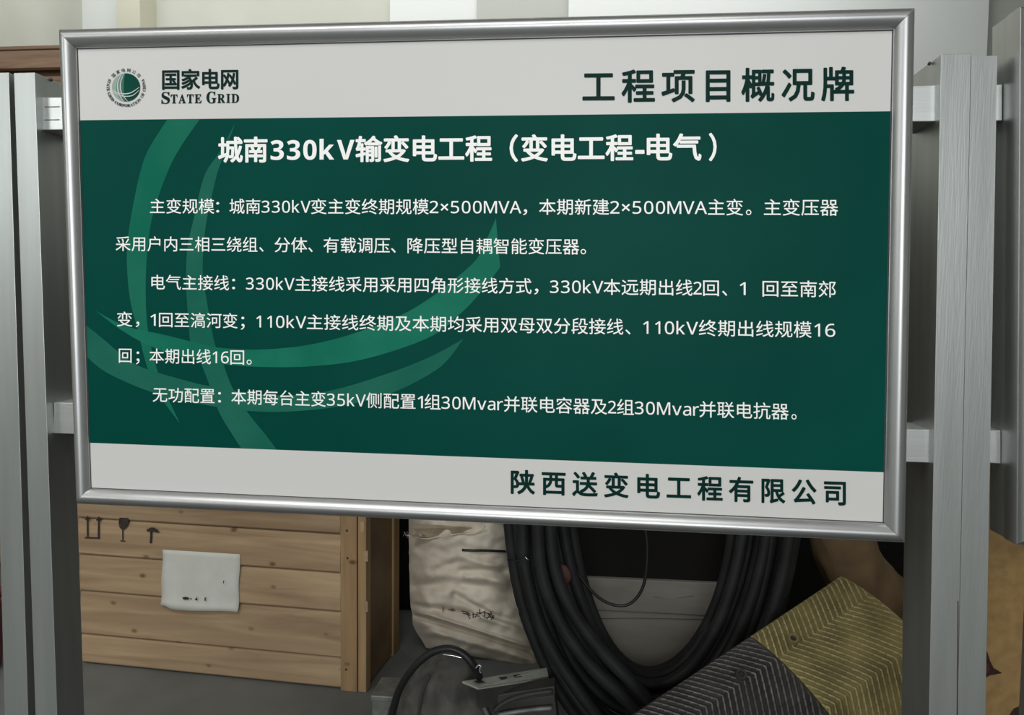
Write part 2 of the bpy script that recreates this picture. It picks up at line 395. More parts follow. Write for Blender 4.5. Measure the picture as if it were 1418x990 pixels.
for ch, o in tmp.items():
    c = o.data; bpy.data.objects.remove(o); bpy.data.curves.remove(c)
def is_cjk(ch): return ord(ch) > 0x2e80 and ord(ch) < 0xfff0
KERN = {sans('VA'): -0.10, sans('kV'): -0.04, sans('MV'): -0.03, sans('va'): -0.03}
def cells(s, latin_scale=1.0, lgap=0.115):
    """(glyph, x offset of glyph origin, scale, ink x0, ink x1) in em units"""
    out = []; x = 0
    for i_, ch in enumerate(s):
        if i_: x += KERN.get(s[i_-1:i_+1], 0)
        vs, fs = GL[ch]
        a = min(v[0] for v in vs); b = max(v[0] for v in vs)
        if is_cjk(ch): out.append((ch, x, 1.0, x+a, x+b)); x += 1.0
        elif ord(ch) >= 0x1D7E2:
            k = latin_scale; adv = 0.615; x0 = x+(adv-(b-a)*k)/2
            out.append((ch, x0-a*k, k, x0, x0+(b-a)*k)); x += adv
        else:
            k = latin_scale
            out.append((ch, x+lgap/2-a*k, k, x+lgap/2, x+lgap/2+(b-a)*k)); x += (b-a)*k+lgap
    return out
def lettering(runs, base, em, m, r=0.0, y=None, hs=None, parent=sign, name='lettering', mapper=None, n_dir=8, bold=False, split=False):
    """runs: (text, px x0, px x1); base(x) -> px baseline; em(x) -> px em height"""
    y = YF-0.0005 if y is None else y
    V = []; Fc = []
    for s, x0, x1 in runs:
        s = sans(s, bold); cl = cells(s); i0 = cl[0][3]; i1 = cl[-1][4]
        if hs and len(cl) > 1:
            g = ((x1-x0)/hs - (i1-i0))/(len(cl)-1); sc = hs
        else: g = 0; sc = (x1-x0)/(i1-i0)
        for k, (ch, xo, ls, _, _) in enumerate(cl):
            if split: V = []; Fc = []
            vs, fs = GL[ch]
            rr = 0.12*r if (bold and ord(ch) > 0x1d5d0) else r
            dirs = [(0, 0)] if rr == 0 else [(0, 0)]+[(rr*math.cos(2*math.pi*j/n_dir+0.4), rr*math.sin(2*math.pi*j/n_dir+0.4)) for j in range(n_dir)]
            for j, (dx, dy) in enumerate(dirs):
                n0 = len(V)
                for a, b in vs:
                    px = x0 + (xo + a*ls - i0 + g*k)*sc; py = base(px) - b*ls*em(px)
                    px += dx; py += dy
                    V.append(mapper(px, py) if mapper else P(px, py, y - j*0.000012))
                for f in fs: Fc.append(tuple(n0+i for i in f))
            if split: obj('character', V, Fc, m, parent)
    if split: return None
    return tag(obj(name, V, Fc, m, parent), kind='stuff')
def line(x0, y0, x1, y1): return lambda x: y0+(y1-y0)*(x-x0)/(x1-x0)
bem = line(200, 22.2, 1150, 24.8)
def bl(x0, y0, x1, y1):                       # ink bottoms -> baseline
    f = line(x0, y0, x1, y1); return lambda x: f(x)-0.085*bem(x)
def body(runs, b): lettering(runs, b, bem, M_txtw, r=0.1, n_dir=3)
body([('主变规模', 207.8, 296.6), ('：', 299.5, 303.5), ('城南', 317.9, 360.3), ('330kV', 362.4, 430.2), ('变主变终期规模', 430.8, 593.6), ('2×500MVA', 595, 721.8), ('，', 724.5, 730),
      ('本期新建', 746.6, 843.4), ('2×500MVA', 845, 978.9), ('主变', 980.4, 1029), ('。', 1033, 1040.5), ('主变压器', 1057.9, 1160.5)], bl(208, 295.7, 1160, 298.8))
body([('采用户内三相三绕组', 160.2, 356.4), ('、', 359, 365), ('分体', 380.2, 425.3), ('、', 427, 433), ('有载调压', 448, 539.7), ('、', 541.5, 548), ('降压型自耦智能变压器', 564.3, 802), ('。', 804, 811.5)],
     bl(160, 347.6, 800, 352.6))
body([('电气主接线', 209.7, 317), ('：', 321.5, 325.5), ('330kV', 340.6, 407.7), ('主接线采用采用四角形接线方式', 408.8, 736), ('，', 740, 745.5), ('330kV', 761.6, 835.3), ('本远期出线', 835.8, 959), ('2', 960.3, 971.7),
      ('回', 973.7, 995.5), ('、', 1000, 1007), ('1', 1024.5, 1032.5), ('回至南郊', 1055.9, 1157.4)], bl(210, 401, 1157, 412))
body([('变', 162, 183.3), ('，', 188, 193), ('1', 208.5, 215.5), ('回至滈河变', 220.2, 328.9), ('；', 333.5, 338.7), ('110kV', 355, 424), ('主接线终期及本期均采用双母双分段接线', 425, 863), ('、', 866, 873),
      ('110kV', 890.8, 966.5), ('终期出线规模', 967.8, 1123.8), ('16', 1127.8, 1156.6)], bl(162, 452, 1150, 468.3))
body([('回', 164.6, 182.2), ('；', 188.4, 193.2), ('本期出线', 207, 292), ('16', 294.5, 316.8), ('回', 319, 338), ('。', 341.5, 348.5)], bl(165, 502.3, 338, 505.3))
body([('无功配置', 211.5, 297), ('：', 302, 306), ('本期每台主变', 320.4, 451), ('35kV', 452.8, 506.5), ('侧配置', 507.4, 575.3), ('1', 578.5, 585.5), ('组', 588, 610), ('30Mvar', 611.5, 696.3), ('并联电容器及', 698, 840.6),
      ('2', 842, 853), ('组', 854.5, 877.8), ('30Mvar', 879.2, 967.8), ('并联电抗器', 968.6, 1092), ('。', 1096, 1103)], bl(211, 556.5, 1092, 581.3))
tem = line(300, 37, 1000, 39.5)
tb = line(302, 221.5, 990, 218.5)
lettering([('城南', 302.8, 369.6), ('330kV', 374.8, 490.7), ('输变电工程', 493.2, 680.6), ('（', 706.5, 716.5), ('变电工程', 722.4, 876.1), ('-', 880.4, 891.6), ('电气', 896.5, 970.5), ('）', 982.5, 991.5)], tb, tem, M_txtw, r=0.95, bold=True, split=True)
hem = line(806, 48.5, 1183, 49.5)
lettering([('工程项目概况牌', 807.5, 1182)], line(806, 138, 1183, 134.8), hem, M_txtg, r=1.1, hs=47.5, split=True)
lettering([('陕西送变电工程有限公司', 708, 1170.6)], line(707, 680.2, 1171, 696.8), line(707, 35, 1171, 37), M_txtg, r=0.9, hs=36, split=True)
lettering([('国家电网', 225, 329.3)], line(223, 121.5, 331, 120.6), line(223, 29.5, 331, 30), M_txtk, r=0.75, hs=27.5, split=True)
lettering([('𝐒', 223.6, 235), ('𝐆', 286, 299.5)], line(223, 143.4, 331, 142.3), line(223, 23.0, 331, 23.0), M_txtk, r=0.25, split=True)
lettering([('𝐓𝐀𝐓𝐄', 236.5, 278.8), ('𝐑𝐈𝐃', 301, 330.8)], line(223, 143.2, 331, 142.1), line(223, 17.8, 331, 17.8), M_txtk, r=0.25, split=True)
# round emblem
ec = (174.5, 121.0); er = 19.6
nseg = 48
def emap(x, y): return P(ec[0]+x*er, ec[1]+y*er, YF-0.0006)
dv = [emap(0, 0)]+[emap(math.cos(2*math.pi*k/nseg), math.sin(2*math.pi*k/nseg)) for k in range(nseg)]
M_em = mat('print_emblem', rgb(12, 72, 60), 0.45, spec=0.05, col2=rgb(8, 64, 54), scale=20)
obj('emblem_disc', dv, [(0, 1+(k+1) % nseg, 1+k) for k in range(nseg)], M_em, sign)
# paler left limb of the globe, graded in steps
for k, (dx, c) in enumerate(((-0.16, (70, 112, 102)), (-0.42, (108, 140, 130)), (-0.7, (150, 168, 158)))):
    pts = []
    for j in range(25):
        a = math.pi/2+math.pi*j/24; pts.append((math.cos(a), math.sin(a)))
    A = [(ec[0]+x*er, ec[1]+yy*er) for x, yy in pts]
    B = [(ec[0]+(x*(-dx) if True else x)*er, ec[1]+yy*er) for x, yy in pts]
    v = [P(a, b, YF-0.0007-k*0.00005) for a, b in A]+[P(a, b, YF-0.0007-k*0.00005) for a, b in B]
    obj('emblem_shade', v, [(i, i+1, 26+i, 25+i) for i in range(24)], mat('print_emblem_pale', rgb(*c), 0.45, spec=0.05), sign)
def earc(pts, w0=1.1):
    L = spline([((x-0)/6.445+130, (yy)/6.445+70, 0) for x, yy in pts], 6)
    A = []; B = []
    for i, p in enumerate(L):
        t = (L[min(i+1, len(L)-1)]-L[max(i-1, 0)]).normalized(); nn = Vector((-t.y, t.x, 0)); ww = w0*(0.35+0.65*math.sin(math.pi*i/(len(L)-1)))
        A.append(p+nn*ww/2); B.append(p-nn*ww/2)
    n = len(L); v = [P(p.x, p.y, YF-0.0011) for p in A]+[P(p.x, p.y, YF-0.0011) for p in B]
    obj('emblem_arc', v, [(i, i+1, n+1+i, n+i) for i in range(n-1)], M_white, sign)
earc([(248, 210), (212, 290), (222, 380), (262, 450)], 1.44)
earc([(268, 205), (238, 290), (248, 380), (305, 458)], 1.30)
earc([(162, 352), (225, 382), (320, 380), (408, 325)], 1.37)
earc([(172, 372), (250, 405), (340, 402), (406, 352)], 1.15)
def circ_text(s, rad, a0, a1, em, m, top=True, r=0.06):
    V = []; Fc = []; n = len(s)
    wd = []
    for ch in s:
        if ch == ' ': wd.append(0.45); continue
        vs = GL[ch][0]; wd.append(1.05 if is_cjk(ch) else (max(v[0] for v in vs)-min(v[0] for v in vs)+0.12))
    tot = sum(wd); x = 0
    for ch, wch in zip(s, wd):
        if ch != ' ':
            vs, fs = GL[ch]; mx_ = (max(v[0] for v in vs)+min(v[0] for v in vs))/2
            an = a0+(a1-a0)*(x+wch/2)/tot
            for j, (dx, dy) in enumerate(((0, 0), (r, 0), (-r, 0), (0, r))):
                n0 = len(V)
                for a, b in vs:
                    lx = (a-mx_)*em; ly = b*em
                    if top: rr = rad+ly; ux = lx
                    else: rr = rad-ly; ux = -lx
                    px = ec[0]+math.cos(an)*rr-math.sin(an)*ux; py = ec[1]+math.sin(an)*rr+math.cos(an)*ux
                    V.append(P(px+dx, py+dy, YF-0.0008-j*0.00002))
                for f in fs: Fc.append(tuple(n0+i for i in f))
        x += wch
    tag(obj('ring_lettering', V, Fc, m, sign), kind='stuff')
circ_text('国家电网公司', 22.0, math.radians(-145), math.radians(-35), 5.6, M_txtk)
circ_text('𝐒𝐓𝐀𝐓𝐄 𝐆𝐑𝐈𝐃 𝐂𝐎𝐑𝐏𝐎𝐑𝐀𝐓𝐈𝐎𝐍 𝐎𝐅 𝐂𝐇𝐈𝐍𝐀', 27.0, math.radians(207), math.radians(-27), 5.6, M_txtk, top=False)
# rear hanger bars of the sign, reaching the rails
for (u0, u1, v0, v1) in ((300, 360, 120, 172), (960, 1020, 118, 168), (300, 360, 565, 605), (960, 1020, 588, 632)):
    a = [P(u0, v0, 0.034), P(u1, v0, 0.034), P(u1, v1, 0.034), P(u0, v1, 0.034)]
    v, f = hexa(a, [p+Vector((0, 0.0105, 0)) for p in a]); recalc(obj('hanger', v, f, M_steel, sign))

# neighbouring sign on the right, only its left edge is in view
nb = thing('sign_board', (P(1500, 400, 0).x, 0.03, ZB-0.36), 'second framed sign at the right edge of the picture, beyond the double post', 'sign')
OUT2 = [(1413.5, 8), (2100, -20), (2060, 800), (1408.5, 755)]
INN2 = [(1445, 38), (2068, 12), (2030, 770), (1440, 724)]
o32, i32 = build_frame(nb, OUT2, INN2, 0.034)
cab = [lerp(o32[k], i32[k], 0.03) for k in range(4)]
slab('cabinet', cab, 0.010, 0.075, M_post, nb)
flat('panel', INN2, YF, M_white, nb)
for u in (1490, 1960):                        # posts behind the second sign
    a_ = P(u, 60, 0.078); b_ = P(u+42, 60, 0.078)
    box('post', (a_.x, 0.0755, 0), (b_.x, 0.14, a_.z), M_post, nb, 0.0006)

# ------------------------------------------------------------ main pine crate
A = F(112, 919); B = F(507, 959)
ex = (B-A).normalized(); ey = Vector((-ex.y, ex.x, 0)); W = (B-A).length
crate = thing('wooden_crate', A+ex*W/2, 'light pine crate with paper sheet and handling marks, low behind the left of the sign', 'crate')
def cz(u, v): # height and distance along the crate front
    p = PP(u, v, A, ey); return (p-A).dot(ex), p.z
ub = cz(472, 850)[0]                          # planks end here
CH = 1.28
rows = []
L_ = [(112, 917), (110.5, 880), (110, 819), (109.5, 768), (109, 716)]
Rr = [(440, 950), (440, 907), (440, 845), (440, 792), (440, 740)]
zs = [0.004]+[(cz(*L_[i])[1]+cz(*Rr[i])[1])/2 for i in range(1, 5)]
while zs[-1] < CH-0.08: zs.append(zs[-1]+0.118)
dep = 0.62
def sd(dd):
    q = B+ey*dd; d = q-CAM; return CX+FPX*d.dot(RGT)/d.dot(FWD)
lo_, hi_ = 0.1, 1.2
for _ in range(30):
    mid_ = (lo_+hi_)/2
    if sd(mid_) < 553: lo_ = mid_
    else: hi_ = mid_
dep = lo_
print('crate W', W, 'depth', dep, 'zs', zs, 'Y', A.y, B.y)
def plank(z0, z1, x0, x1, y0=0.0, th=0.022):
    # board with a chamfered top edge and a soft drip edge below
    h = z1-z0
    pr = [(th, z0+0.002), (0.004, z0+0.002), (0.0, z0+0.007), (0.0, z0+h*0.38), (0.004, z1-0.008), (0.010, z1-0.0015), (th, z1-0.0015)]
    vs = []
    for x in (x0, x1):
        for (yy, zz) in pr: vs.append(A+ex*x+ey*(y0+yy)+Vector((0, 0, zz)))
    n = len(pr); fs = [tuple(range(n)), tuple(range(n, 2*n))[::-1]]
    for k in range(n): fs.append((k, (k+1) % n, n+(k+1) % n, n+k))
    return recalc(obj('plank', vs, fs, M_crate, crate))
for k in range(len(zs)-1):
    plank(zs[k], zs[k+1], random.uniform(0, 0.003), ub-random.uniform(0.0, 0.004))
zt = zs[-1]
fbox('corner_post', A, ex, ey, (ub, -0.004, 0), (W-0.028, 0.03, zt), M_cratev, crate, 0.002)
fbox('edge_board', A, ex, ey, (W-0.026, 0.0, 0), (W, 0.04, zt), M_cratev, crate, 0.002)
fbox('side_panel', A, ex, ey, (W-0.02, 0.04, 0.01), (W-0.006, dep-0.06, zt), M_ply, crate)
fbox('rear_post', A, ex, ey, (W-0.03, dep-0.06, 0), (W, dep, zt), M_cratev, crate, 0.002)
fbox('side_panel', A, ex, ey, (0.002, 0.03, 0.01), (0.02, dep, zt), M_ply, crate)
fbox('rear_panel', A, ex, ey, (0.02, dep-0.02, 0.01), (W-0.03, dep, zt), M_ply, crate)
fbox('lid', A, ex, ey, (-0.01, -0.01, zt), (W+0.01, dep+0.01, zt+0.02), M_ply, crate)
for (u, v) in ((504, 770), (504, 840), (499, 730)):
    p = PP(u+3, v, A, ey); fbox('chip', p, ex, ey, (-0.006, -0.002, -0.016), (0.006, 0.004, 0.016), M_crate, crate, 0.001)
for (u, v) in ((481, 734), (482, 772), (480, 926)):
    p = PP(u, v, A, ey)-ey*0.004; tube('nail', [p, p-ey*0.0015], 0.0035, M_dark, crate, sides=8)
def ink(polys, name='stencil_mark', off=0.0015, m=M_ink, parent=crate):
    V = []; Fc = []
    for pl in polys:
        n0 = len(V)
        V += [PP(u, v, A, ey)-ey*off for u, v in pl]; Fc.append(tuple(range(n0, n0+len(pl))))
    return obj(name, V, Fc, m, parent)
ink([[(120.3, 719), (122.6, 719), (123, 743), (120.7, 743)], [(136, 720), (138.2, 720), (138.4, 744), (135.6, 744)], [(118, 743), (139, 744), (139, 746.2), (118, 745.4)],
     [(121.5, 713.5), (125.5, 719.5), (117.5, 719.5)], [(137.3, 714.5), (141.3, 720.5), (133, 720.5)]])
ink([[(166, 716.5), (178.5, 717), (178.8, 724), (176, 730), (172.5, 733), (170, 733.5), (166, 730.5), (164.5, 724)], [(169.4, 733), (171.2, 733), (171.3, 748), (169.6, 748)], [(167, 748), (174, 748.4), (174, 750), (167, 749.6)]])
ink([[(202.5, 734), (206, 731.5), (210, 730), (213, 730.2), (218, 733), (221.5, 737), (217, 737.4), (212, 735.6), (206, 736.2)], [(208.5, 735), (211.3, 735), (210.8, 752), (207.6, 752)]])
# sheet of paper
pv = []; pf = []; nx, ny = 14, 12
for j in range(ny+1):
    for i in range(nx+1):
        s, t = i/nx, j/ny
        u = lerp(lerp(226, 333, s), lerp(224.5, 331, s), t) + 0.7*math.sin(t*9)*(s > 0.9 or s < 0.1)
        v = lerp(lerp(760.5, 767, s), lerp(838, 847, s), t) + (1.6*math.sin(s*math.pi*1.3+0.6)+(-3 if s < 0.12 else 0))*(t > 0.95)
        off = 0.003+0.008*t*t*(0.5+0.5*math.sin(s*5))+0.006*max(0, t-0.85)*8*(0.5+0.5*s)
        pv.append(PP(u, v, A, ey)-ey*off)
for j in range(ny):
    for i in range(nx): a = j*(nx+1)+i; pf.append((a, a+1, a+nx+2, a+nx+1))
paper = obj('paper_sheet', pv, pf, M_paper, None, smooth=True, loc=PP(278, 765, A, ey)-ey*0.003)
tag(paper, 'white paper sheet stuck on the pine crate', 'paper')
sm = paper.modifiers.new('thickness', 'SOLIDIFY'); sm.thickness = 0.0004
ink([[(256, 825), (261, 824), (266, 826), (264, 828), (258, 828)], [(267, 826), (269, 825.5), (268, 829)], [(273, 828.5), (276.5, 824), (276.8, 829)], [(287, 825), (289, 825), (288, 830.5), (286.6, 829)], [(312, 803), (314, 801), (313, 807)]], 'handwriting', 0.0145, M_ink, paper)['kind'] = 'stuff'

# ------------------------------------------------------------ tall brown crate at far left
tall = thing('wooden_crate', P(-40, 700, 2.2).xy.to_3d(), 'tall dark brown wooden crate at far left, its rim showing above the posts', 'crate')
a = P(-210, 64.5, 1.95); b = P(101, 64.5, 1.95)
zt2 = P(40, 64.5, 1.95).z; z1 = P(40, 69, 1.95).z; z2 = P(40, 94, 1.95).z; z3 = P(40, 99, 1.95).z
box('lid', (a.x, 1.94, z1), (b.x, 2.7, zt2), M_oldwood, tall, 0.002)
box('rim_board', (a.x, 1.95, z2), (b.x, 1.985, z1-0.001), M_oldwood, tall, 0.002)
box('body', (a.x+0.03, 2.03, 0.0), (b.x-0.002, 2.7, z1-0.002), M_ply, tall)
zc = z3
while zc > 0.15:
    box('plank', (a.x+0.02, 2.0, max(zc-0.145, 0)), (b.x-0.001, 2.03, zc-0.004), M_oldwood, tall, 0.002); zc -= 0.15
# red container glimpsed beside the outer post
rp = F(-8, 935)
redc = thing('container', (rp.x-0.12, rp.y, 0), 'dark red plastic container at the left edge, beside the outer post', 'container')
def lathe(name, c, prof, m, parent, n=24):
    vs = []; fs = []
    for r, z in prof:
        for k in range(n): an = 2*math.pi*k/n; vs.append((c[0]+r*math.cos(an), c[1]+r*math.sin(an), c[2]+z))
    for i in range(len(prof)-1):
        for k in range(n): l = (k+1) % n; fs.append((i*n+k, i*n+l, (i+1)*n+l, (i+1)*n+k))
    fs.append(tuple(range(n))[::-1]); fs.append(tuple(range((len(prof)-1)*n, len(prof)*n)))
    return obj(name, vs, fs, m, parent, smooth=True)
hr = P(-3, 822, rp.y).z
lathe('body', redc.location, [(0.10, 0), (0.115, 0.01), (0.125, hr*0.8), (0.13, hr*0.82), (0.13, hr*0.9)], M_red, redc)
lathe('cap', redc.location+Vector((0, 0, hr*0.9)), [(0.125, 0), (0.12, hr*0.06), (0.09, hr*0.1)], M_red, redc)

# ------------------------------------------------------------ grey carton, and black blocks added for the dark space behind the cables
cb0 = P(480, 800, 1.75); cb1 = P(1330, 800, 1.75)
shade_block = thing('cabinet', ((cb0.x+cb1.x)/2, 2.0, 0), 'large black block added to stand in for the shade behind the cables and sack', 'cabinet')  # black block added to keep the background dark, not a real cabinet
box('shade_block_body', (cb0.x, 1.78, 0.0), (cb1.x, 2.3, 1.45), M_black, shade_block)
xm = (cb0.x+cb1.x)/2
box('shade_block_front', (cb0.x+0.01, 1.76, 0.03), (xm-0.003, 1.78, 1.43), M_black, shade_block, 0.003)
box('shade_block_front', (xm+0.003, 1.76, 0.03), (cb1.x-0.01, 1.78, 1.43), M_black, shade_block, 0.003)
g0 = P(772, 797, 1.2); g1 = P(1085, 797, 1.2)
gc = thing('storage_box', ((g0.x+g1.x)/2, 1.4, 0), 'grey carton seen through the loop of black cables', 'box')
box('box_body', (g0.x, 1.2, 0), (g1.x, 1.6, g0.z-0.10), M_carton, gc, 0.003)
box('lid', (g0.x-0.006, 1.194, g0.z-0.098), (g1.x+0.006, 1.606, g0.z), M_carton, gc, 0.003)
bx2 = thing('storage_box', ((g0.x+g1.x)/2, 1.4, g0.z), 'black box added on top of the grey carton to stand in for shade', 'box')  # black box added to darken the space above the carton
box('box_body', (g0.x-0.02, 1.21, g0.z), (g1.x+0.02, 1.56, g0.z+0.22), M_black, bx2, 0.003)
box('lid', (g0.x-0.026, 1.204, g0.z+0.221), (g1.x+0.026, 1.566, g0.z+0.25), M_black, bx2, 0.003)
tube('tape_edge', [P(790, 857, 1.1965), P(880, 856, 1.1965), P(1000, 858, 1.1965)], 0.0008, M_case, gc, sides=6)
tube('tape_edge', [P(905, 826, 1.1925), P(930, 829, 1.1925), P(960, 825, 1.1925)], 0.0008, M_steel, gc, sides=6)

# ------------------------------------------------------------ white sack
YS = 1.42
sack = thing('woven_sack', P(660, 925, YS), 'white woven sack with black handwriting, slumped between the pine crate and cables', 'sack')
Lp = [(566, 716), (566, 742), (567, 790), (568, 830), (571, 850), (572, 866), (582, 882), (590, 897)]
Rp = [(701, 716), (702, 742), (703, 775), (708, 808), (717, 845), (727, 875), (740, 900), (755, 927)]
LL = spline([(p[0], p[1], 0) for p in Lp], 8); RR = spline([(p[0], p[1], 0) for p in Rp], 8)
folds = [((566, 812), (640, 808), 8, -0.012), ((640, 808), (712, 822), 8, -0.010), ((645, 800), (700, 806), 5, 0.008), ((630, 824), (722, 868), 5.5, -0.011),
         ((575, 838), (660, 852), 5, -0.010), ((660, 852), (727, 872), 5, 0.010), ((572, 852), (745, 905), 3.5, -0.013), ((590, 850), (748, 900), 3, 0.010), ((600, 875), (740, 915), 5, 0.010),
         ((600, 790), (640, 775), 6, -0.008), ((640, 772), (690, 785), 5, 0.008), ((650, 830), (690, 850), 4, 0.008), ((640, 790), (700, 790), 5, -0.008), ((585, 820), (600, 850), 6, 0.006)]
def foldoff(u, v):
    s = 0
    for (a, b, wd, am) in folds:
        dx, dy = b[0]-a[0], b[1]-a[1]; L2 = dx*dx+dy*dy
        t = max(0, min(1, ((u-a[0])*dx+(v-a[1])*dy)/L2)); d = math.hypot(u-a[0]-t*dx, v-a[1]-t*dy)
        s += am*math.exp(-(d/wd)**2)
    return s
def sackgrid(Lc, Rc, nx, yfun):
    V = []; Fc = []; n = len(Lc)
    for j in range(n):
        for i in range(nx+1):
            s = i/nx; p = Lc[j].lerp(Rc[j], s); V.append(yfun(p.x, p.y, s, j/(n-1)))
    for j in range(n-1):
        for i in range(nx): a = j*(nx+1)+i; Fc.append((a, a+1, a+nx+2, a+nx+1))
    return V, Fc
def dens(L, k): 
    out = []
    for i in range(len(L)-1):
        for j in range(k): out.append(L[i].lerp(L[i+1], j/k))
    out.append(L[-1]); return out
def sy(u, v, s, t):
    edge = 1-(2*s-1)**4; bot = min(1, (1-t)*5)
    n1 = noise.noise(Vector((u*0.03, v*0.045, 3)))*0.016+noise.noise(Vector((u*0.08, v*0.1, 1)))*0.006
    wob = noise.noise(Vector((u*0.02, v*0.08, 9)))*1.5
    Yp = YS-0.075*edge*(0.35+0.65*bot**0.5) - (1.7*foldoff(u, v)+n1)*min(1, edge*2+0.2)
    return P(u+wob*(1-edge), v, Yp)
LL2 = dens(LL, 2); RR2 = dens(RR, 2)
V, Fc = sackgrid(LL2, RR2, 70, sy)
n = len(V)
V2, F2 = sackgrid(LL2, RR2, 70, lambda u, v, s, t: P(u, v, YS+0.10*(1-(2*s-1)**4)))
Fc += [tuple(n+i for i in f[::-1]) for f in F2]
obj('cloth', V+V2, Fc, M_sack, sack, smooth=True)
# folded-over mouth
hem = [(564, 741), (572, 743), (590, 746), (610, 743), (625, 741), (640, 738), (655, 739), (668, 733), (671, 728)]
hp = [P(u, v, YS-0.062-0.02*math.sin(min(1, (u-560)/60)*1.5)) for u, v in hem]
tube('hem', spline(hp, 5), 0.0022, M_sack, sack, sides=8)
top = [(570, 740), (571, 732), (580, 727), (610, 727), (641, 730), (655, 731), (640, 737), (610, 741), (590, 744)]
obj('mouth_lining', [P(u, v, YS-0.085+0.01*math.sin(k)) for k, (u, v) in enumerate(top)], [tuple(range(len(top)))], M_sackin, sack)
for k in range(12):
    u = 562+k*2.4; tube('frayed_thread', [P(u, 741+random.uniform(-2, 2), YS-0.075), P(u+random.uniform(-4, 4), 736+random.uniform(-1, 8), YS-0.085), P(u+random.uniform(-5, 5), 744+random.uniform(-3, 3), YS-0.08)], 0.0009, M_sack, sack, sides=5)
def onsack(u, v, up=0.0035):
    t = 0.5; s = 0.5
    # locate row/column of the sack grid
    best = min(range(len(LL2)), key=lambda j: abs(LL2[j].lerp(RR2[j], (u-LL2[j].x)/(RR2[j].x-LL2[j].x)).y-v))
    s = (u-LL2[best].x)/(RR2[best].x-LL2[best].x)
    p = sy(u, v, s, best/(len(LL2)-1)); return p - ray(u, v).normalized()*up
marks = [[(613, 841), (613.5, 847)], [(621, 844.5), (628, 843)], [(625, 846), (630, 845)], [(639, 846), (645, 847), (650, 850)], [(641, 849), (652, 852)], [(646, 848), (651, 857)], [(655, 848), (655, 856)], [(654, 851), (660, 850)], [(657, 855), (662, 850)],
         [(660, 848), (667, 850)], [(664, 843), (665, 856)], [(661, 853), (670, 853)], [(663, 850), (672, 846)], [(671, 848), (679, 850)], [(671, 848), (671, 855)], [(672, 855), (683, 855)], [(679, 847), (684, 857)], [(675, 849), (681, 855)], [(674, 857), (680, 850)], [(684, 852), (680, 858)]]
for mk in marks: tube('handwriting', [onsack(*p) for p in mk], 0.0014, M_thin, sack, sides=5)
cord = [onsack(640, 761.5, 0.004), onsack(655, 762.2, 0.004), onsack(672, 762.3, 0.004), onsack(690, 763, 0.004), onsack(700.5, 763.5, 0.004)]
cord2 = tube('strap', spline(cord, 4)+[P(718, 768, 0.98)], 0.0042, M_thin, None)
tag(cord2, 'short black strap lying across the top of the white sack', 'strap')

# ------------------------------------------------------------ thick black cable coil
YC = 0.86
coil = thing('cable_coil', P(905, 1040, YC).xy.to_3d(), 'hanging coil of thick black cables with several loops, centre below the sign', 'cable')
NL = 10
for i in range(NL):
    t = i/(NL-1)
    rx = 116+86*t; ry = 283+118*t*t*0.6+118*t*0.4; cx = 902+3*t; cyy = 650
    pts = []
    for k in range(72):
        an = 2*math.pi*k/72
        u = cx+rx*math.cos(an)+2.5*math.sin(an*3+i*1.7); v = cyy+ry*math.sin(an)+3*math.cos(an*2+i)
        yy = YC+0.10*(1-t)+0.035*math.sin(an+i*2.1)+(0.02 if i % 2 else -0.012)+0.02*(1-t)
        pts.append(P(u, v, yy))
    tube('cable_loop', pts, 0.0158 if i % 3 else 0.0148, M_cable, coil, closed=True, sides=12)
for i, (pp) in enumerate(([(742, 560), (745, 735), (752, 800), (775, 860), (812, 915), (860, 962), (905, 1005), (1000, 1060)], [(758, 560), (762, 735), (772, 800), (795, 850), (832, 900), (875, 945), (930, 1000), (1000, 1040)], [(724, 560), (724, 735), (730, 800), (750, 870), (783, 930), (835, 1000), (900, 1060)])):
    tube('cable_loop', spline([P(u, v, YC-0.045+0.012*i) for u, v in pp], 8), 0.0165, M_cable, coil, sides=12)
tie = tube('cable_tie', [P(703, 775, YC-0.03), P(716, 777, YC-0.07), P(729, 773, YC-0.075)], 0.0022, M_thin, coil, sides=6)
tube('cable_tie', [P(727, 771, YC-0.078), P(732, 776, YC-0.078)], 0.0018, M_shiny, coil, sides=6)
tp = blob('red_tape', [(770, 784), (781, 781), (789, 790), (791, 803), (782, 812), (775, 806)], YC+0.075, 0.010, M_pink, coil, amp=0.002)
tp['label'] = 'faded red tape'
thin = tube('thin_cable', spline([P(u, v, 0.97) for u, v in ((772, 715), (779, 745), (790, 775), (808, 805), (830, 828), (852, 838), (872, 836), (888, 818), (895, 790), (896, 750), (890, 715))], 7), 0.0042, M_thin, None, sides=8)
tag(thin, 'thin black cable looping in front of the grey carton', 'cable')

# ------------------------------------------------------------ things low in front: bag, cable, box, bars, case
bagt = thing('tool_bag', P(615, 990, 0.80), 'dark canvas bag at the bottom, under the white sack', 'bag')
blob('bag_body', [(600, 903), (625, 904), (648, 914), (662, 935), (682, 962), (694, 1000), (690, 1200), (560, 1200), (535, 1010), (552, 960), (572, 922)], 0.84, 0.10, M_bag, bagt, amp=0.02, freq=14, k=6)
tube('seam', spline([P(u, v, 0.735) for u, v in ((595, 935), (585, 960), (578, 1000))], 6), 0.004, M_case, bagt, sides=8)
hc = tube('cable', spline([P(u, v, y) for u, v, y in ((536, 1030, .78), (543, 990, .77), (553, 955, .76), (572, 925, .75), (597, 904, .75), (622, 898, .75), (642, 906, .75), (656, 922, .75), (664, 938, .77))], 8), 0.0095, M_thin, None, sides=12)
tag(hc, 'glossy black cable arching over the canvas bag', 'cable')
mc = thing('metal_clip', P(664, 925, 0.74), 'small shiny metal clip beside the canvas bag', 'clip')
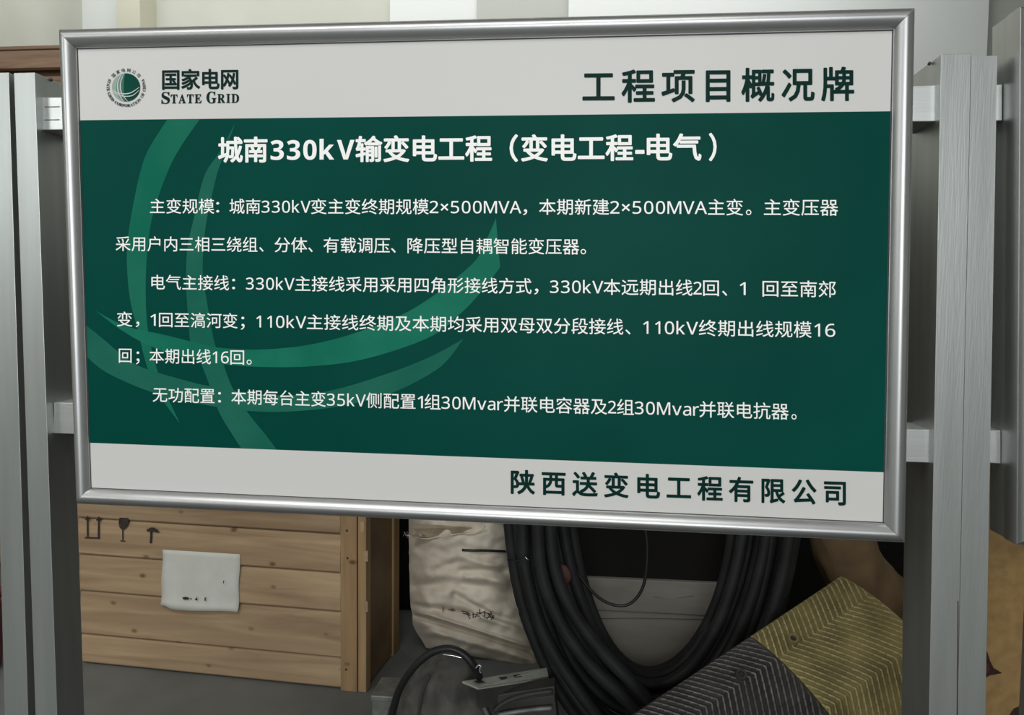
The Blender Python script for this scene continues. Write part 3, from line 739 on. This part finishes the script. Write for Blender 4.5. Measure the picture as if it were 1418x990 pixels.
tube('rod', spline([P(u, v, 0.745) for u, v in ((613, 906), (626, 907.5), (640, 911))], 5), 0.0026, M_shiny, mc, sides=8)
tube('hook', spline([P(u, v, 0.74) for u, v in ((659, 925), (663, 921), (666, 923), (664, 927), (666, 932))], 5), 0.0024, M_shiny, mc, sides=8)
# light metal box corner
def pxbox(name, quad, Y, depth, m, parent=None, bevel=0.003):
    a = [P(u, v, Y) for u, v in quad]; D = Vector((0, depth, 0)); v, f = hexa([Vector((p.x, p.y, max(p.z, 0))) for p in a], [Vector((p.x, p.y, max(p.z, 0)))+D for p in a]); return recalc(obj(name, v, f, m, parent, bevel=bevel))
sb = thing('metal_box', P(535, 1100, 0.92), 'pale grey metal box beside the pine crate corner, bottom edge', 'box')
pxbox('box_body', [(515, 969), (562, 972), (562, 1300), (515, 1300)], 0.88, 0.10, M_steel, sb)
pxbox('box_lid', [(513, 963), (564, 966), (564, 974), (513, 971)], 0.875, 0.11, M_steel, sb)
tube('knob', [P(524, 962, 0.92), P(524, 957, 0.92)], 0.009, M_case, sb)
# slotted steel bar
M_slot = mat('galvanised_flange', rgb(176, 176, 166), 0.6, 0.1, col2=rgb(150, 150, 140), scale=25)
sbar = thing('slotted_bar', P(700, 945, 0.86), 'dull grey slotted steel bar lying on the dark case, below the sack', 'bar')
Aq = [P(640, 943, 0.752), P(662, 952, 0.74), P(760, 937, 0.86), P(757, 924, 0.88)]
dz = Vector((0, 0, -0.006)); v, f = hexa([p for p in Aq], [p+dz for p in Aq]); recalc(obj('top_flange', v, f, M_slot, sbar, bevel=0.001))
dz = Vector((0, 0.004, -0.055)); a0, a1 = Aq[1], Aq[2]
v, f = hexa([a0, a1, a1+Vector((0, 0.006, 0)), a0+Vector((0, 0.006, 0))], [a0+dz, a1+dz, a1+dz+Vector((0, 0.006, 0)), a0+dz+Vector((0, 0.006, 0))])
recalc(obj('web', v, f, M_case, sbar))
e1 = (Aq[2]-Aq[1]).normalized(); e2 = (Aq[0]-Aq[1]).normalized()
for k in (0.12, 0.42, 0.60):
    c = lerp(lerp(Aq[1], Aq[2], k), lerp(Aq[0], Aq[3], k), 0.5)+Vector((0, -0.001, 0.0028)); w2 = (lerp(Aq[0], Aq[3], k)-lerp(Aq[1], Aq[2], k))*0.16
    obj('slot', [c-e1*0.011-w2, c+e1*0.011-w2, c+e1*0.011+w2, c-e1*0.011+w2], [(0, 1, 2, 3)], M_dark, sbar)
case = thing('equipment_case', P(735, 1200, 0.8), 'dark grey ribbed plastic case at the bottom, beside the canvas bag', 'case')
pxbox('case_body', [(676, 976), (768, 962), (778, 1250), (696, 1250)], 0.79, 0.05, M_case, case)
pxbox('case_lid', [(670, 965), (768, 950), (769, 962), (673, 979)], 0.775, 0.05, M_case, case)
tube('rib', spline([P(u, v, 0.77) for u, v in ((684, 985), (700, 972), (730, 962), (765, 957))], 5), 0.006, M_case, case)
tube('rib', spline([P(u, v, 0.77) for u, v in ((690, 990), (725, 984), (765, 980))], 5), 0.006, M_steel, case)
tube('rib', spline([P(u, v, 0.77) for u, v in ((671, 960), (669, 975), (680, 1000))], 5), 0.006, M_steel, case)

# ------------------------------------------------------------ rubber kerb ramp, black and yellow modules
T1 = P(885, 985, 0.56); T2 = P(1163, 800, 0.80)
Lr = (T2-T1).normalized(); Br = Vector((0.60, -0.60, -0.55)); Br = (Br-Lr*Br.dot(Lr)).normalized(); Nr = Lr.cross(Br)
if Nr.y > 0: Nr = -Nr
nn_ = (T2-T1).cross(ray(1038, 885)); 
dj = ray(1038, 885); # parameter of the joint on the upper edge
best = min((abs((CX+FPX*(T1+Lr*(s/1000)-CAM).dot(RGT)/(T1+Lr*(s/1000)-CAM).dot(FWD))-1038), s/1000) for s in range(0, 900))
sj = best[1]; send = (T2-T1).length; WB = 0.36
print('bump joint', sj, 'length', send, 'low corner z', (T1+Br*WB).z)
def ramp(name, s0, s1, m, label, flip, off=0.0):
    th = thing(name, T1+Lr*((s0+s1)/2)+Br*WB*0.5-Nr*0.02, label, 'ramp')
    na = int((s1-s0)/0.0021); nb_ = 130; V = []; Fc = []; RB = []
    def tri(b):
        fold = 0.080
        x = (b-fold)/0.135 + (1 if flip else 0)
        z = abs((x % 2)-1)      # 1..0..1
        return z*0.135
    for i in range(na+1):
        s = lerp(s0, s1, i/na)
        for j in range(nb_+1):
            b = WB*j/nb_; arch = 0.060*math.sin(math.pi*min(1, max(0, b/WB)))**0.75
            c = (s + tri(b)*0.62)/0.0148; f = c % 1.0
            rib = max(0.0, min(1.0, (0.5-abs(f-0.5))*4-0.7)); RB.append(rib); rib *= 0.0065
            eds = min(1, min(i, na-i)/3)*min(1, min(j, nb_-j)/3)
            V.append(T1+Lr*s+Br*b+Nr*(arch+0.006+rib*eds))
    for i in range(na):
        for j in range(nb_): a = i*(nb_+1)+j; Fc.append((a, a+1, a+nb_+2, a+nb_+1))
    nv = len(V)
    for i in range(na+1):
        s = lerp(s0, s1, i/na)
        V.append(T1+Lr*s-Nr*0.004); V.append(T1+Lr*s+Br*WB-Nr*0.004)
    for i in range(na):
        a = nv+2*i; Fc.append((a, a+1, a+3, a+2))
        Fc.append((i*(nb_+1), (i+1)*(nb_+1), a+2, a)); Fc.append((i*(nb_+1)+nb_, (i+1)*(nb_+1)+nb_, a+3, a+1))
    Fc.append(tuple(range(nb_+1))+(nv+1, nv)); Fc.append(tuple(na*(nb_+1)+j for j in range(nb_+1))+(nv+2*na+1, nv+2*na))
    ob = obj('ribbed_body', V, Fc, m, th); ob.data.materials.append(M_blkt if m == M_blk else M_yelt)
    for pg in ob.data.polygons:
        if pg.index < na*nb_:
            if sum(RB[v] for v in pg.vertices)/4 > 0.75: pg.material_index = 1
    recalc(ob)
    return th
rb = ramp('rubber_ramp', -0.12, sj-0.0015, M_blk, 'dusty black rubber ramp module with chevron ribs, below the yellow one', True)
ry_ = ramp('rubber_ramp', sj+0.0015, send, M_yel, 'worn yellow rubber ramp module with chevron ribs, leaning by the right post', False)
def hole(u, v, parent, m):
    c = PP(u, v, T1+Nr*0.058, Nr)
    vs = []; fs = []; n = 20
    for (r, h) in ((0.013, 0.0), (0.011, 0.008), (0.007, 0.008), (0.006, 0.001)):
        for k in range(n): an = 2*math.pi*k/n; vs.append(c+Lr*math.cos(an)*r+Br*math.sin(an)*r+Nr*h)
    for i in range(3):
        for k in range(n): l = (k+1) % n; fs.append((i*n+k, i*n+l, (i+1)*n+l, (i+1)*n+k))
    o = recalc(obj('bolt_hole', vs, fs, m, parent)); 
    obj('bolt_recess', vs[3*n:4*n], [tuple(range(n))], M_dark, parent)
hole(1098, 885, ry_, M_yel); hole(1026, 935, rb, M_blk)

# brown bag behind the ramp
bb = thing('paper_bag', P(1190, 900, 1.08).xy.to_3d(), 'crumpled brown bag tucked behind the yellow ramp module', 'bag')
blob('bag_body', [(1118, 700), (1190, 690), (1218, 762), (1240, 790), (1262, 830), (1262, 1000), (1200, 1200), (1150, 1200), (1150, 950), (1152, 830), (1145, 790), (1126, 765)], 1.05, 0.10, M_brown, bb, amp=0.03, freq=7, k=5)

# tan board box at right
t0 = P(1340, 700, 0.62); t1 = P(1600, 700, 0.62)
tb_ = thing('fibreboard_box', ((t0.x+t1.x)/2, 0.67, 0), 'tan fibreboard box at right edge, behind the double post, with a dark tear', 'box')
box('box_body', (t0.x, 0.62, 0), (t1.x, 0.72, P(1380, 640, 0.62).z), M_tan, tb_, 0.004)
def tornp(pts, m, off): return obj('tear', [P(u, v, 0.62-off) for u, v in pts], [tuple(range(len(pts)))], m, tb_)
tornp([(1360, 900), (1367, 902), (1371, 915), (1376, 925), (1388, 932), (1378, 934), (1371, 935), (1362, 940)], mat('tear_dark', rgb(52, 30, 22), 0.9), 0.0012)
tornp([(1364, 918), (1369, 920), (1371, 928), (1368, 932), (1364, 933)], mat('tear_red', rgb(84, 42, 32), 0.9), 0.0020)
tornp([(1398, 990), (1404, 981), (1414, 977), (1440, 975), (1440, 1010), (1400, 1010)], mat('dark_patch_low', rgb(60, 40, 28), 0.9), 0.0012)  # dark patch low on the box face
